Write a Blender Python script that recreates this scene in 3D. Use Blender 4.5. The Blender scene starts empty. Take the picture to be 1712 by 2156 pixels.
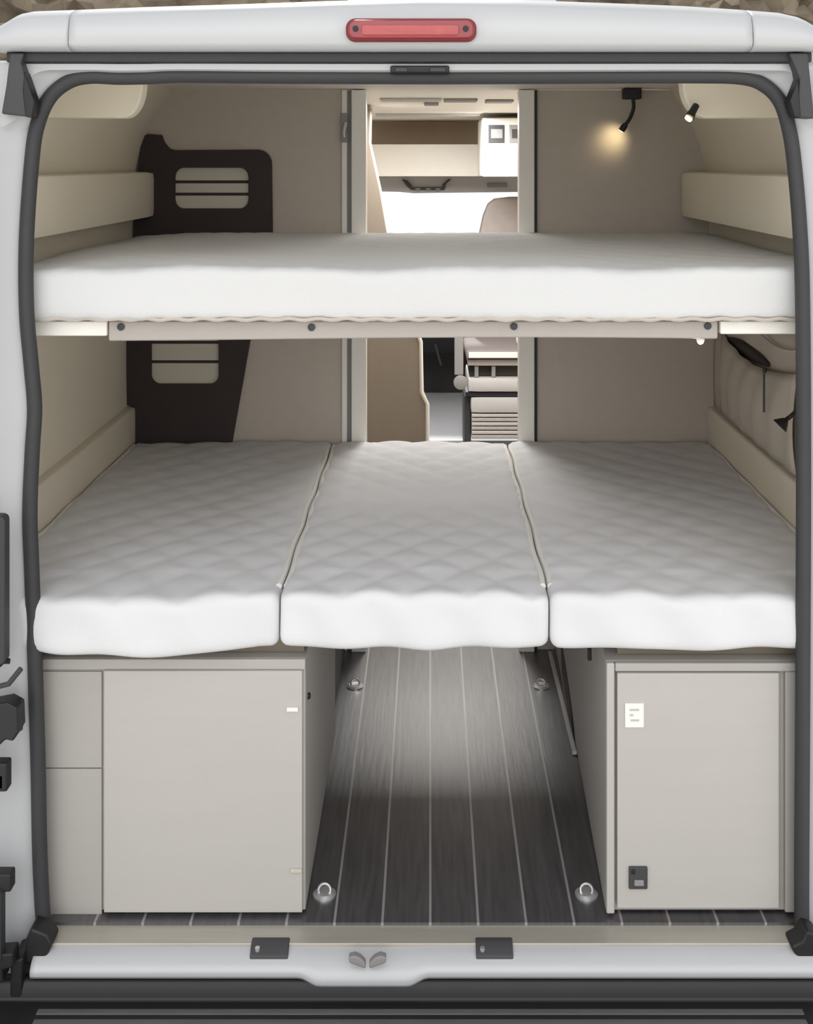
import bpy, bmesh, math, random
from mathutils import Vector, Matrix
random.seed(7)
S = bpy.context.scene
COL = S.collection

# ------------------------------------------------------------------ camera
# metres; x right, y into the van (0 = rear doorway plane), z up (0 = load floor)
DIST, FPX, CX, CY, EZ = 2.5, 2520.0, 906.0, 345.0, 1.582
cam = bpy.data.cameras.new('camera')
cam.sensor_fit = 'HORIZONTAL'; cam.sensor_width = 36.0
cam.lens = 36.0 * FPX / 1712
cam.shift_x = (856 - CX) / 1712
cam.shift_y = -(1078 - CY) / 1712
cam.clip_start = 0.05; cam.clip_end = 300
camo = bpy.data.objects.new('camera', cam); COL.objects.link(camo)
camo.location = (0, -DIST, EZ); camo.rotation_euler = (math.pi / 2, 0, 0)
S.camera = camo

# ------------------------------------------------------------------ world and light
w = bpy.data.worlds.new('overcast_sky'); S.world = w; w.use_nodes = True
nt = w.node_tree; bg = nt.nodes['Background']
tc = nt.nodes.new('ShaderNodeTexCoord'); sep = nt.nodes.new('ShaderNodeSeparateXYZ')
rmp = nt.nodes.new('ShaderNodeValToRGB')
nt.links.new(tc.outputs['Generated'], sep.inputs[0]); nt.links.new(sep.outputs['Z'], rmp.inputs[0])
rmp.color_ramp.elements[0].position = 0.0; rmp.color_ramp.elements[0].color = (0.78, 0.78, 0.78, 1)
rmp.color_ramp.elements[1].position = 0.8; rmp.color_ramp.elements[1].color = (0.72, 0.73, 0.75, 1)
# glow added to the low sky behind the camera, to brighten the van interior
dp = nt.nodes.new('ShaderNodeVectorMath'); dp.operation = 'DOT_PRODUCT'
nv = nt.nodes.new('ShaderNodeVectorMath'); nv.operation = 'NORMALIZE'
nt.links.new(tc.outputs['Generated'], nv.inputs[0]); nt.links.new(nv.outputs[0], dp.inputs[0])
dp.inputs[1].default_value = (0.0, -math.cos(math.radians(25)), math.sin(math.radians(25)))
mxm = nt.nodes.new('ShaderNodeMath'); mxm.operation = 'MAXIMUM'; mxm.inputs[1].default_value = 0.0
pw = nt.nodes.new('ShaderNodeMath'); pw.operation = 'POWER'; pw.inputs[1].default_value = 8.0
ml_ = nt.nodes.new('ShaderNodeMath'); ml_.operation = 'MULTIPLY'; ml_.inputs[1].default_value = 2.4
nt.links.new(dp.outputs['Value'], mxm.inputs[0]); nt.links.new(mxm.outputs[0], pw.inputs[0]); nt.links.new(pw.outputs[0], ml_.inputs[0])
ad_ = nt.nodes.new('ShaderNodeMix'); ad_.data_type = 'RGBA'; ad_.blend_type = 'ADD'; ad_.inputs[0].default_value = 1.0
nt.links.new(rmp.outputs[0], ad_.inputs[6]); nt.links.new(ml_.outputs[0], ad_.inputs[7])
nt.links.new(ad_.outputs[2], bg.inputs['Color'])
bg.inputs['Strength'].default_value = 1.0

def area_light(name, loc, rot, sx, sy, power, color=(1, 1, 1)):
    l = bpy.data.lights.new(name, 'AREA'); l.shape = 'RECTANGLE'; l.size = sx; l.size_y = sy
    l.energy = power; l.color = color
    o = bpy.data.objects.new(name, l); COL.objects.link(o); o.location = loc; o.rotation_euler = rot
    return o
# added fill light under the passage ceiling, in place of skylight daylight
area_light('passage_fill_light', (0.05, 2.65, 1.80), (0, 0, 0), 0.4, 1.2, 42, (1.0, 0.98, 0.95))
sun = bpy.data.lights.new('hazy_sun', 'SUN'); sun.energy = 5.0; sun.angle = math.radians(6); sun.color = (1, .985, .96)
suno = bpy.data.objects.new('hazy_sun', sun); COL.objects.link(suno); suno.rotation_euler = (math.radians(-48), 0, math.radians(8))

S.view_settings.view_transform = 'Standard'
S.view_settings.look = 'None'
S.view_settings.gamma = 1.0
S.view_settings.use_curve_mapping = False
S.view_settings.exposure = -0.02

# ------------------------------------------------------------------ helpers
def lin(c):
    r = []
    for v in c:
        v /= 255.0
        r.append(v / 12.92 if v <= 0.04045 else ((v + 0.055) / 1.055) ** 2.4)
    return (r[0], r[1], r[2], 1.0)

MATS = {}
def mat(name, rgb, rough=0.6, metal=0.0, var=0.06, scale=8.0, stretch=(1, 1, 1), bump=0.0, bscale=60.0, emit=None, estr=0.0, coat=0.0, trans=0.0):
    m = bpy.data.materials.new(name); m.use_nodes = True
    t = m.node_tree; p = t.nodes['Principled BSDF']
    p.inputs['Roughness'].default_value = rough; p.inputs['Metallic'].default_value = metal
    if coat: p.inputs['Coat Weight'].default_value = coat
    if trans: p.inputs['Transmission Weight'].default_value = trans
    co = t.nodes.new('ShaderNodeTexCoord'); mp = t.nodes.new('ShaderNodeMapping')
    mp.inputs['Scale'].default_value = stretch
    t.links.new(co.outputs['Object'], mp.inputs[0])
    n = t.nodes.new('ShaderNodeTexNoise'); n.inputs['Scale'].default_value = scale; n.inputs['Detail'].default_value = 5
    t.links.new(mp.outputs[0], n.inputs['Vector'])
    mx = t.nodes.new('ShaderNodeMix'); mx.data_type = 'RGBA'
    c = lin(rgb)
    a = tuple(max(0, x * (1 - var)) for x in c[:3]) + (1,); b = tuple(min(1, x * (1 + var)) for x in c[:3]) + (1,)
    mx.inputs[6].default_value = a; mx.inputs[7].default_value = b
    t.links.new(n.outputs['Fac'], mx.inputs[0]); t.links.new(mx.outputs[2], p.inputs['Base Color'])
    if bump:
        n2 = t.nodes.new('ShaderNodeTexNoise'); n2.inputs['Scale'].default_value = bscale; n2.inputs['Detail'].default_value = 3
        t.links.new(mp.outputs[0], n2.inputs['Vector'])
        bn = t.nodes.new('ShaderNodeBump'); bn.inputs['Strength'].default_value = bump; bn.inputs['Distance'].default_value = 0.004
        t.links.new(n2.outputs['Fac'], bn.inputs['Height']); t.links.new(bn.outputs[0], p.inputs['Normal'])
    if emit:
        p.inputs['Emission Color'].default_value = lin(emit); p.inputs['Emission Strength'].default_value = estr
    MATS[name] = m
    return m

PAINT = mat('white_paint', (187, 188, 190), 0.28, var=0.02, coat=0.3)
MATT = mat('mattress_cotton', (213, 213, 213), 0.9, var=0.015, bump=0.25, bscale=300)
MATTOP = mat('quilted_cotton', (219, 219, 221), 0.9, var=0.03, scale=14, bump=0.12, bscale=200)
PIPE = mat('piping_cotton', (232, 230, 224), 0.85, var=0.03)
CAB = mat('grey_laminate', (184, 180, 175), 0.5, var=0.035, scale=3, stretch=(1, 1, 9), bump=0.08, bscale=90)
CABF = mat('grey_laminate_frame', (173, 169, 164), 0.5, var=0.035, scale=4, stretch=(1, 1, 6))
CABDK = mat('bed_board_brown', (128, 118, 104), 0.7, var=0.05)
CREAM = mat('cream_panel', (232, 223, 204), 0.65, var=0.025, bump=0.1, bscale=200)
FELT = mat('beige_felt', (200, 190, 178), 0.95, var=0.05, scale=30, bump=0.3, bscale=350)
LINEN = mat('pocket_fabric', (196, 187, 174), 0.9, var=0.05, scale=12, bump=0.3, bscale=250)
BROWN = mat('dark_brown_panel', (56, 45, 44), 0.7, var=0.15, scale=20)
SLAT = mat('slat_board', (212, 205, 190), 0.6, var=0.03)
SEAL = mat('black_rubber', (54, 54, 57), 0.6, var=0.10, scale=20, bump=0.1)
BLACK = mat('black_plastic', (26, 26, 28), 0.5, var=0.15)
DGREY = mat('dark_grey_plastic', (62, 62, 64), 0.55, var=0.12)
GREY = mat('mid_grey_plastic', (140, 138, 138), 0.5, var=0.06)
LGREY = mat('light_grey_plastic', (190, 188, 188), 0.5, var=0.05)
CHROME = mat('chrome', (225, 225, 225), 0.3, metal=0.75, var=0.02)
ALU = mat('brushed_aluminium', (186, 181, 170), 0.42, metal=0.35, var=0.12, scale=5, stretch=(1, 20, 20))
OFFW = mat('off_white_board', (243, 239, 232), 0.5, var=0.02)
TAUPE = mat('taupe_recess', (196, 178, 154), 0.8, var=0.08)
WARDR = mat('taupe_wardrobe', (152, 140, 127), 0.7, var=0.05, scale=4, stretch=(6, 1, 1))
REDL = mat('red_lens', (140, 20, 30), 0.15, var=0.2, scale=25, coat=0.6)
REDI = mat('red_reflector', (172, 62, 60), 0.3, var=0.25, scale=60, coat=0.6)
REDD = mat('dark_red_rim', (120, 40, 44), 0.4, var=0.1)
CABFL = mat('cab_floor_vinyl', (196, 198, 204), 0.6, var=0.06)
STICK = mat('white_sticker', (240, 238, 230), 0.5, var=0.01)
GLOW = mat('warm_led', (255, 225, 170), 0.4, emit=(255, 226, 170), estr=6.0)
SEATG = mat('seat_fabric', (176, 168, 166), 0.9, var=0.12, scale=20, bump=0.3)

def floor_material():
    m = bpy.data.materials.new('charcoal_planks'); m.use_nodes = True
    t = m.node_tree; p = t.nodes['Principled BSDF']; p.inputs['Roughness'].default_value = 0.38; p.inputs['Specular IOR Level'].default_value = 0.8; p.inputs['Coat Weight'].default_value = 0.7; p.inputs['Coat IOR'].default_value = 1.8; p.inputs['Coat Roughness'].default_value = 0.44
    co = t.nodes.new('ShaderNodeTexCoord'); sp = t.nodes.new('ShaderNodeSeparateXYZ')
    t.links.new(co.outputs['Object'], sp.inputs[0])
    def math_(op, a, b=None, clamp=False):
        n = t.nodes.new('ShaderNodeMath'); n.operation = op; n.use_clamp = clamp
        for i, v in enumerate((a, b)):
            if v is None: continue
            if isinstance(v, (int, float)): n.inputs[i].default_value = v
            else: t.links.new(v, n.inputs[i])
        return n.outputs[0]
    k = math_('ADD', math_('MULTIPLY', sp.outputs['X'], 10.0), 100.5)
    fr = math_('ABSOLUTE', math_('SUBTRACT', math_('FRACT', k), 0.5))
    line = math_('LESS_THAN', fr, 0.026)
    mp = t.nodes.new('ShaderNodeMapping'); mp.inputs['Scale'].default_value = (60, 4, 1)
    t.links.new(co.outputs['Object'], mp.inputs[0])
    n = t.nodes.new('ShaderNodeTexNoise'); n.inputs['Scale'].default_value = 1.6; n.inputs['Detail'].default_value = 6
    t.links.new(mp.outputs[0], n.inputs['Vector'])
    r = t.nodes.new('ShaderNodeValToRGB')
    r.color_ramp.elements[0].position = 0.3; r.color_ramp.elements[0].color = lin((46, 44, 47))
    r.color_ramp.elements[1].position = 0.75; r.color_ramp.elements[1].color = lin((80, 77, 79))
    t.links.new(n.outputs['Fac'], r.inputs[0])
    mx = t.nodes.new('ShaderNodeMix'); mx.data_type = 'RGBA'
    t.links.new(line, mx.inputs[0]); t.links.new(r.outputs[0], mx.inputs[6]); mx.inputs[7].default_value = lin((150, 146, 145))
    t.links.new(mx.outputs[2], p.inputs['Base Color'])
    bn = t.nodes.new('ShaderNodeBump'); bn.inputs['Strength'].default_value = 0.25; bn.inputs['Distance'].default_value = 0.003
    t.links.new(n.outputs['Fac'], bn.inputs['Height']); t.links.new(bn.outputs[0], p.inputs['Normal'])
    return m
FLOORM = floor_material()

def glass_material():
    m = bpy.data.materials.new('windscreen_glass'); m.use_nodes = True
    t = m.node_tree; t.nodes.remove(t.nodes['Principled BSDF']); out = t.nodes['Material Output']
    a = t.nodes.new('ShaderNodeBsdfTransparent'); a.inputs[0].default_value = (0.99, 1.0, 0.995, 1)
    g = t.nodes.new('ShaderNodeBsdfGlossy'); g.inputs['Roughness'].default_value = 0.02
    x = t.nodes.new('ShaderNodeMixShader'); x.inputs[0].default_value = 0.02
    t.links.new(a.outputs[0], x.inputs[1]); t.links.new(g.outputs[0], x.inputs[2]); t.links.new(x.outputs[0], out.inputs[0])
    return m
GLASS = glass_material()

def stone_material():
    m = bpy.data.materials.new('rubble_stone'); m.use_nodes = True
    t = m.node_tree; p = t.nodes['Principled BSDF']; p.inputs['Roughness'].default_value = 0.95
    co = t.nodes.new('ShaderNodeTexCoord'); mp = t.nodes.new('ShaderNodeMapping'); mp.inputs['Scale'].default_value = (1, 1, 2.2)
    t.links.new(co.outputs['Object'], mp.inputs[0])
    v = t.nodes.new('ShaderNodeTexVoronoi'); v.inputs['Scale'].default_value = 2.4; t.links.new(mp.outputs[0], v.inputs['Vector'])
    n = t.nodes.new('ShaderNodeTexNoise'); n.inputs['Scale'].default_value = 3.5; t.links.new(mp.outputs[0], n.inputs['Vector'])
    r = t.nodes.new('ShaderNodeValToRGB')
    r.color_ramp.elements[0].position = 0.2; r.color_ramp.elements[0].color = lin((96, 86, 72))
    r.color_ramp.elements[1].position = 0.8; r.color_ramp.elements[1].color = lin((150, 138, 120))
    sp = t.nodes.new('ShaderNodeSeparateColor'); t.links.new(v.outputs['Color'], sp.inputs[0])
    ad = t.nodes.new('ShaderNodeMath'); ad.operation = 'MULTIPLY_ADD'; ad.inputs[1].default_value = 0.6
    t.links.new(sp.outputs[0], ad.inputs[0])
    ml = t.nodes.new('ShaderNodeMath'); ml.operation = 'MULTIPLY'; ml.inputs[1].default_value = 0.4
    t.links.new(n.outputs['Fac'], ml.inputs[0]); t.links.new(ml.outputs[0], ad.inputs[2])
    t.links.new(ad.outputs[0], r.inputs[0]); t.links.new(r.outputs[0], p.inputs['Base Color'])
    return m
STONE = stone_material()
GROUND = mat('pale_concrete', (216, 214, 208), 0.9, var=0.08, scale=2)

class MB:
    def __init__(s): s.v = []; s.f = []
    def add(s, vs, fs):
        o = len(s.v); s.v += [tuple(p) for p in vs]; s.f += [tuple(i + o for i in f) for f in fs]; return s
    def box(s, x0, x1, y0, y1, z0, z1):
        return s.add([(x, y, z) for x in (x0, x1) for y in (y0, y1) for z in (z0, z1)],
              [(0, 1, 3, 2), (4, 6, 7, 5), (0, 4, 5, 1), (2, 3, 7, 6), (0, 2, 6, 4), (1, 5, 7, 3)])
    def prism_y(s, poly, y0, y1):          # poly in (x, z)
        n = len(poly)
        return s.add([(x, y0, z) for x, z in poly] + [(x, y1, z) for x, z in poly],
              [tuple(range(n)), tuple(range(2 * n - 1, n - 1, -1))] + [(i, i + n, (i + 1) % n + n, (i + 1) % n) for i in range(n)])
    def prism_x(s, poly, x0, x1):          # poly in (y, z)
        n = len(poly)
        return s.add([(x0, y, z) for y, z in poly] + [(x1, y, z) for y, z in poly],
              [tuple(range(n)), tuple(range(2 * n - 1, n - 1, -1))] + [(i, i + n, (i + 1) % n + n, (i + 1) % n) for i in range(n)])
    def tube(s, pts, r, n=12, ry=None):    # round tube; r may be a list
        pts = [Vector(p) for p in pts]; m = len(pts); vs = []; up = None
        for i, p in enumerate(pts):
            t = (pts[min(i + 1, m - 1)] - pts[max(i - 1, 0)]).normalized()
            if up is None:
                up = Vector((0, 1, 0)) if abs(t.y) < 0.9 else Vector((0, 0, 1))
            a = (up - t * up.dot(t)).normalized(); b = t.cross(a); up = a
            rr = r[i] if isinstance(r, (list, tuple)) else r
            r2 = ry if ry is not None else rr
            for k in range(n):
                q = 2 * math.pi * k / n
                vs.append(p + a * (math.cos(q) * r2) + b * (math.sin(q) * rr))
        fs = [(i * n + k, i * n + (k + 1) % n, (i + 1) * n + (k + 1) % n, (i + 1) * n + k) for i in range(m - 1) for k in range(n)]
        fs += [tuple(range(n - 1, -1, -1)), tuple(range((m - 1) * n, m * n))]
        return s.add(vs, fs)
    def lathe(s, prof, c, axis='z', n=20):  # prof (r, h)
        vs = []; m = len(prof)
        for r, h in prof:
            for k in range(n):
                q = 2 * math.pi * k / n; a, b = r * math.cos(q), r * math.sin(q)
                d = {'z': (a, b, h), 'y': (a, h, b), 'x': (h, a, b)}[axis]
                vs.append((c[0] + d[0], c[1] + d[1], c[2] + d[2]))
        fs = [(i * n + k, i * n + (k + 1) % n, (i + 1) * n + (k + 1) % n, (i + 1) * n + k) for i in range(m - 1) for k in range(n)]
        fs += [tuple(range(n - 1, -1, -1)), tuple(range((m - 1) * n, m * n))]
        return s.add(vs, fs)
    def grid(s, rows, close=False):
        n = len(rows[0]); m = len(rows); vs = [p for r in rows for p in r]
        fs = [(i * n + k, i * n + k + 1, (i + 1) * n + k + 1, (i + 1) * n + k) for i in range(m - 1) for k in range(n - 1)]
        return s.add(vs, fs)
    def build(s, name, m, parent=None, bevel=0.0, smooth=False, seg=2, solid=0.0, angle=35):
        me = bpy.data.meshes.new(name); me.from_pydata(s.v, [], s.f)
        bm = bmesh.new(); bm.from_mesh(me)
        bmesh.ops.remove_doubles(bm, verts=bm.verts, dist=1e-6)
        bmesh.ops.recalc_face_normals(bm, faces=bm.faces)
        bm.to_mesh(me); bm.free()
        me.materials.append(m)
        o = bpy.data.objects.new(name, me); COL.objects.link(o)
        if parent is not None:
            o.parent = parent
            if parent.type == 'EMPTY': o.matrix_parent_inverse = Matrix.Translation(-Vector(parent.location))
        if solid:
            md = o.modifiers.new('solid', 'SOLIDIFY'); md.thickness = abs(solid); md.offset = 1 if solid > 0 else -1
        if bevel:
            md = o.modifiers.new('bevel', 'BEVEL'); md.width = bevel; md.segments = seg; md.limit_method = 'ANGLE'; md.angle_limit = math.radians(40)
        if smooth or bevel:
            for p in me.polygons: p.use_smooth = True
            me.set_sharp_from_angle(angle=math.radians(angle)) if smooth and not bevel else None
            if bevel: o.modifiers.new('wn', 'WEIGHTED_NORMAL')
        return o

def tag(o, label, cat, group=None):
    o['label'] = label; o['category'] = cat
    if group: o['group'] = group
    return o
def thing(name, label, cat, loc, group=None):
    o = bpy.data.objects.new(name, None); COL.objects.link(o); o.location = loc; o.empty_display_size = 0.05
    return tag(o, label, cat, group)
def struct(o, label=None):
    o['kind'] = 'structure'
    if label: o['label'] = label
    return o

def X(u, y): return (u - CX) * (DIST + y) / FPX      # photo measurements turned into metres at a known depth
def Z(v, y): return EZ - (v - CY) * (DIST + y) / FPX

def smooth_path(pts, k=6):
    out = []; n = len(pts)
    for i in range(n - 1):
        p0, p1, p2, p3 = pts[max(i - 1, 0)], pts[i], pts[i + 1], pts[min(i + 2, n - 1)]
        for j in range(k):
            t = j / k
            out.append(tuple(0.5 * ((2 * b) + (-a + c) * t + (2 * a - 5 * b + 4 * c - d) * t * t + (-a + 3 * b - 3 * c + d) * t ** 3)
                       for a, b, c, d in zip(p0, p1, p2, p3)))
    out.append(tuple(pts[-1])); return out

def rrect(x0, x1, z0, z1, r, n=6):
    p = []
    for cx, cz, a in ((x1 - r, z1 - r, 0), (x0 + r, z1 - r, 90), (x0 + r, z0 + r, 180), (x1 - r, z0 + r, 270)):
        for k in range(n + 1):
            q = math.radians(a + 90 * k / n); p.append((cx + r * math.cos(q), cz + r * math.sin(q)))
    return p

def rounded_box(x0, x1, y0, y1, z0, z1, r, nx, ny, nz, disp=None):
    b = MB(); nn = (nx, ny, nz); lo = (x0, y0, z0); hi = (x1, y1, z1)
    def pt(i, j, k):
        q = Vector((lo[0] + (hi[0] - lo[0]) * i / nx, lo[1] + (hi[1] - lo[1]) * j / ny, lo[2] + (hi[2] - lo[2]) * k / nz))
        c = Vector([min(max(q[a], lo[a] + r), hi[a] - r) for a in range(3)])
        d = q - c
        nrm = d.normalized() if d.length > 1e-9 else Vector((0, 0, 0))
        p = c + nrm * r if d.length > 1e-9 else q
        return tuple(disp(p, nrm)) if disp else tuple(p)
    for ax in range(3):
        u, v = [a for a in range(3) if a != ax]
        for side in (0, nn[ax]):
            rows = []
            for i in range(nn[u] + 1):
                row = []
                for j in range(nn[v] + 1):
                    ijk = [0, 0, 0]; ijk[ax] = side; ijk[u] = i; ijk[v] = j
                    row.append(pt(*ijk))
                rows.append(row)
            b.grid(rows)
    return b

# ------------------------------------------------------------------ setting: outside
struct(MB().box(-80, 80, -60, 250, -0.75, -0.65).build('ground', GROUND))
for nm, x0, x1, lb in (('stone_wall', -14, -1.15, 'brown rubble stone wall beyond the left roof corner of the van'),
                       ('stone_wall', 1.75, 13, 'brown rubble stone wall beyond the right roof corner of the van')):
    rows = []
    for i in range(60):
        x = x0 + (x1 - x0) * i / 59
        rows.append([(x, 14 + 0.15 * math.sin(i * 1.7 + j * 2.3) + random.uniform(-.08, .08), -0.65 + 5.4 * j / 24 + (random.uniform(-.15, .15) if j == 24 else 0)) for j in range(25)])
    tag(MB().grid(rows).build(nm, STONE, solid=0.5), lb, 'wall', 'stone walls behind the van')

# ------------------------------------------------------------------ setting: inside shell
WL = [(-.955, -.02), (-.975, .68), (-.985, .8), (-.985, 1.1), (-.965, 1.42), (-.958, 1.55), (-.945, 1.62), (-.923, 1.683), (-.89, 1.75), (-.845, 1.825)]
WR = [(-.06 - x, z) for x, z in WL]
YC = 4.1
WLs, WRs = smooth_path(WL, 4), smooth_path(WR, 4)
def wall(prof, nm, sgn):
    b = MB(); o = [(x + sgn * .03, z) for x, z in prof]
    b.prism_y(prof + o[::-1], 0.04, YC)
    return struct(b.build(nm, CREAM, smooth=True))
wall(WLs, 'wall_left', -1); wall(WRs, 'wall_right', 1)
struct(MB().box(-.96, .90, -.004, 3.9, -.05, 0).build('floor', FLOORM))
struct(MB().box(-.86, .80, 0.05, 4.75, 1.825, 1.86).build('ceiling', OFFW))
# partition panels at the head of the beds
YP = 1.40
pl = [(x - .006, z) for x, z in WLs if z <= 1.83]
struct(MB().prism_y([(-.285, 0), (-.285, 1.823)] + [(-.845, 1.823)] + [p for p in pl[::-1] if 0 < p[1] < 1.8] + [(-.95, 0)], YP, YP + .02).build('wall_far_left', FELT))
pr = [(x + .006, z) for x, z in WRs if z <= 1.83]
struct(MB().prism_y([(.346, 0), (.346, 1.823)] + [(.785, 1.823)] + [p for p in pr[::-1] if 0 < p[1] < 1.8] + [(.89, 0)], YP, YP + .02).build('wall_far_right', FELT))
# posts of the passage doorway
struct(MB().box(-.256, -.208, YP - .025, YP + .05, 0, 1.822).build('trim_1', OFFW, bevel=.004))
struct(MB().box(-.288, -.270, YP - .012, YP + .03, 0, 1.822).build('trim_2', OFFW, bevel=.003))
struct(MB().box(-.270, -.256, YP - .002, YP + .03, 0, 1.822).build('trim_3', GREY))
struct(MB().box(.288, .338, YP - .025, YP + .05, 0, 1.822).build('trim_4', OFFW, bevel=.004))
struct(MB().box(.338, .348, YP - .008, YP + .03, 0, 1.822).build('trim_5', BLACK))
# curved corner trims up in the rear corners
def corner(xo, sgn, nm):
    y = .28; zt, zb = 1.823, 1.688
    xi, xc = (X(301, y), X(259, y)) if sgn < 0 else (X(1437, y), X(1490, y))
    pts = [(xi, zt)] + [(xi + (xc - xi) * (1 - math.cos(q)), zt - .055 - (zt - .055 - zb) * math.sin(q)) for q in [math.pi / 2 * k / 8 for k in range(9)]]
    pts += [(xo, zb), (xo, 1.70), (xo - sgn * .03, 1.76), (xo - sgn * .09, zt)]
    struct(MB().prism_y(pts, y, y + .05).build(nm, CREAM, bevel=.006))
corner(-.917, -1, 'trim_6'); corner(.857, 1, 'trim_7')

# ------------------------------------------------------------------ van body
van = thing('van', 'white van seen from behind, its body framing the open rear doorway', 'van', (-.03, 0, -.65))
SEALPTS = [(100, 2005), (92, 1950), (84, 1800), (80, 1600), (74, 1400), (67, 1200), (63, 1080), (68, 950), (73, 860), (66, 770), (56, 650), (56, 500),
           (68, 330), (80, 260), (105, 205), (145, 172), (190, 161), (250, 163), (310, 162), (380, 159), (600, 161), (900, 162), (1200, 161), (1450, 160), (1560, 163), (1610, 180),
           (1643, 215), (1661, 270), (1672, 340), (1684, 480), (1690, 640), (1692, 1000), (1690, 1500), (1688, 1900), (1692, 2005)]
YS = -.02
sp2 = smooth_path([(X(u, YS), Z(v, YS)) for u, v in SEALPTS], 5)
MB().tube([(x, YS, z) for x, z in sp2], .0155, 12, ry=.016).build('door_seal', SEAL, van, smooth=True, angle=60)
# painted frame between seal and outer skin, with pressed steps
prof = [(0, -.004), (.03, -.018), (.10, -.020), (.16, -.030), (.30, -.034), (.36, -.044), (.75, -.046), (1.0, -.030)]
rows = []
for x, z in sp2:
    xo = min(max(x, -.78), .72); zo = min(z, 1.66)
    if z > 1.66 or abs(x + .03) < .74:
        if x < -.70 and z > 1.6: ox, oz = -.915, 1.795 if z > 1.70 else z + .02
        elif x > .64 and z > 1.6: ox, oz = .865, 1.795 if z > 1.70 else z + .02
        else: ox, oz = x, 1.795
    else:
        ox, oz = (-1.01, z) if x < 0 else (.95, z)
    rows.append([(x + (ox - x) * t, y, z + (oz - z) * t) for t, y in prof])
MB().grid(rows).build('door_frame', PAINT, van, smooth=True, solid=-.006, angle=50)
# lining just inside the frame
MB().prism_y([(-.80, 1.765), (.74, 1.765), (.76, 1.85), (-.82, 1.85)], .0, .06).build('header_lining', CREAM, van)
# roof end panel
def top_z(u):
    k = [(-40, 70), (0, 48), (30, 30), (60, 24), (150, 21), (300, 15), (500, 9), (700, 2), (880, -3), (1100, 0), (1300, 7), (1450, 13), (1560, 20), (1650, 27), (1690, 36), (1712, 46), (1750, 72)]
    for (a, b), (c, d) in zip(k, k[1:]):
        if a <= u <= c: return b + (d - b) * (u - a) / (c - a)
    return k[-1][1]
def roof(u0, u1, nm, step=16):
    rws = []; n = max(2, int((u1 - u0) / step))
    for i in range(n + 1):
        u = u0 + (u1 - u0) * i / n; tv = top_z(u)
        prof = [(-.045, Z(112, -.045)), (-.075, Z(108, -.075)), (-.095, Z(98, -.095)), (-.10, Z(88, -.10)), (-.097, Z(60 + (tv - 10) * .4, -.097)),
                (-.088, Z(tv + 16, -.088)), (-.07, Z(tv + 5, -.07)), (-.045, Z(tv, -.045)), (0.1, Z(tv, -.045) + .004), (1.2, Z(tv, -.045) + .0)]
        rws.append([(X(u, -.08), y, z) for y, z in prof])
    return MB().grid(rws).build(nm, PAINT, van, smooth=True, solid=-.008, angle=60)
roof(150, 1580, 'roof_end_panel')
roof(-14, 148, 'roof_corner_cap', 8); roof(1582, 1733, 'roof_corner_cap', 8)
MB().box(X(15, -.05), X(1708, -.05), -.058, -.03, Z(131, -.058), Z(109, -.058)).build('gap_seal', SEAL, van, bevel=.004)
# outer side skins
for sg, x0, x1 in ((-1, -1.025, -.935), (1, .965, .875)):
    MB().prism_y([(x0, -.40), (x0, 1.40), (x1, 1.80), (x1 + sg * .012, 1.80), (x0 + sg * .012, 1.40), (x0 + sg * .012, -.40)], -.028, 4.6).build('side_skin', PAINT, van)
# header catch
cb = MB().box(X(822, -.05), X(946, -.05), -.055, -.02, Z(153, -.055), Z(138, -.055)).build('header_catch', BLACK, van, bevel=.003)
MB().box(X(832, -.06), X(858, -.06), -.062, -.05, Z(151, -.06), Z(142, -.06)).build('catch_tab', DGREY, cb, bevel=.002)
MB().box(X(905, -.06), X(938, -.06), -.062, -.05, Z(151, -.06), Z(142, -.06)).build('catch_tab', DGREY, cb, bevel=.002)
# black upper hinge covers
for pts, pts2 in (([(22, 112), (52, 112), (46, 132), (56, 165), (60, 246), (4, 240), (14, 180)], [(50, 150), (72, 215), (66, 248), (52, 246), (46, 190)]),
                  ([(1660, 112), (1700, 112), (1714, 250), (1688, 248), (1676, 246), (1682, 165)], [(1682, 165), (1688, 248), (1674, 246), (1664, 212)])):
    h = MB().prism_y([(X(u, -.07), Z(v, -.07)) for u, v in pts], -.075, -.03).build('hinge_cover', DGREY, van, bevel=.004)
    MB().prism_y([(X(u, -.08), Z(v, -.08)) for u, v in pts2], -.078, -.04).build('hinge_arm', BLACK, h, bevel=.003)
# lower corner brackets
for pts in ([(62, 1962), (74, 1935), (108, 1948), (120, 1968), (104, 2006), (60, 2012)], [(1656, 1974), (1680, 1962), (1690, 1940), (1716, 1950), (1716, 2012), (1672, 2004)]):
    MB().prism_y([(X(u, -.05), Z(v, -.05)) for u, v in pts], -.08, -.03).build('corner_bracket', BLACK, van, bevel=.006)
# brake light
yl = -.10
bl = MB().prism_y(rrect(X(729, yl), X(1003, yl), Z(89, yl), Z(40, yl), .019, 6), -.115, -.09).build('brake_light', REDD, van, bevel=.005)
MB().prism_y(rrect(X(734, yl), X(998, yl), Z(84, yl), Z(44, yl), .016, 6), -.122, -.112).build('lens', REDL, bl, bevel=.004)
MB().prism_y(rrect(X(762, yl), X(966, yl), Z(77, yl), Z(55, yl), .006, 4), -.125, -.12).build('reflector', REDI, bl, bevel=.002)
for u in (750, 980):
    MB().lathe([(.006, -.126), (.006, -.118)], (X(u, yl), 0, Z(63, yl)), 'y', 12).build('screw', BLACK, bl)
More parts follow.
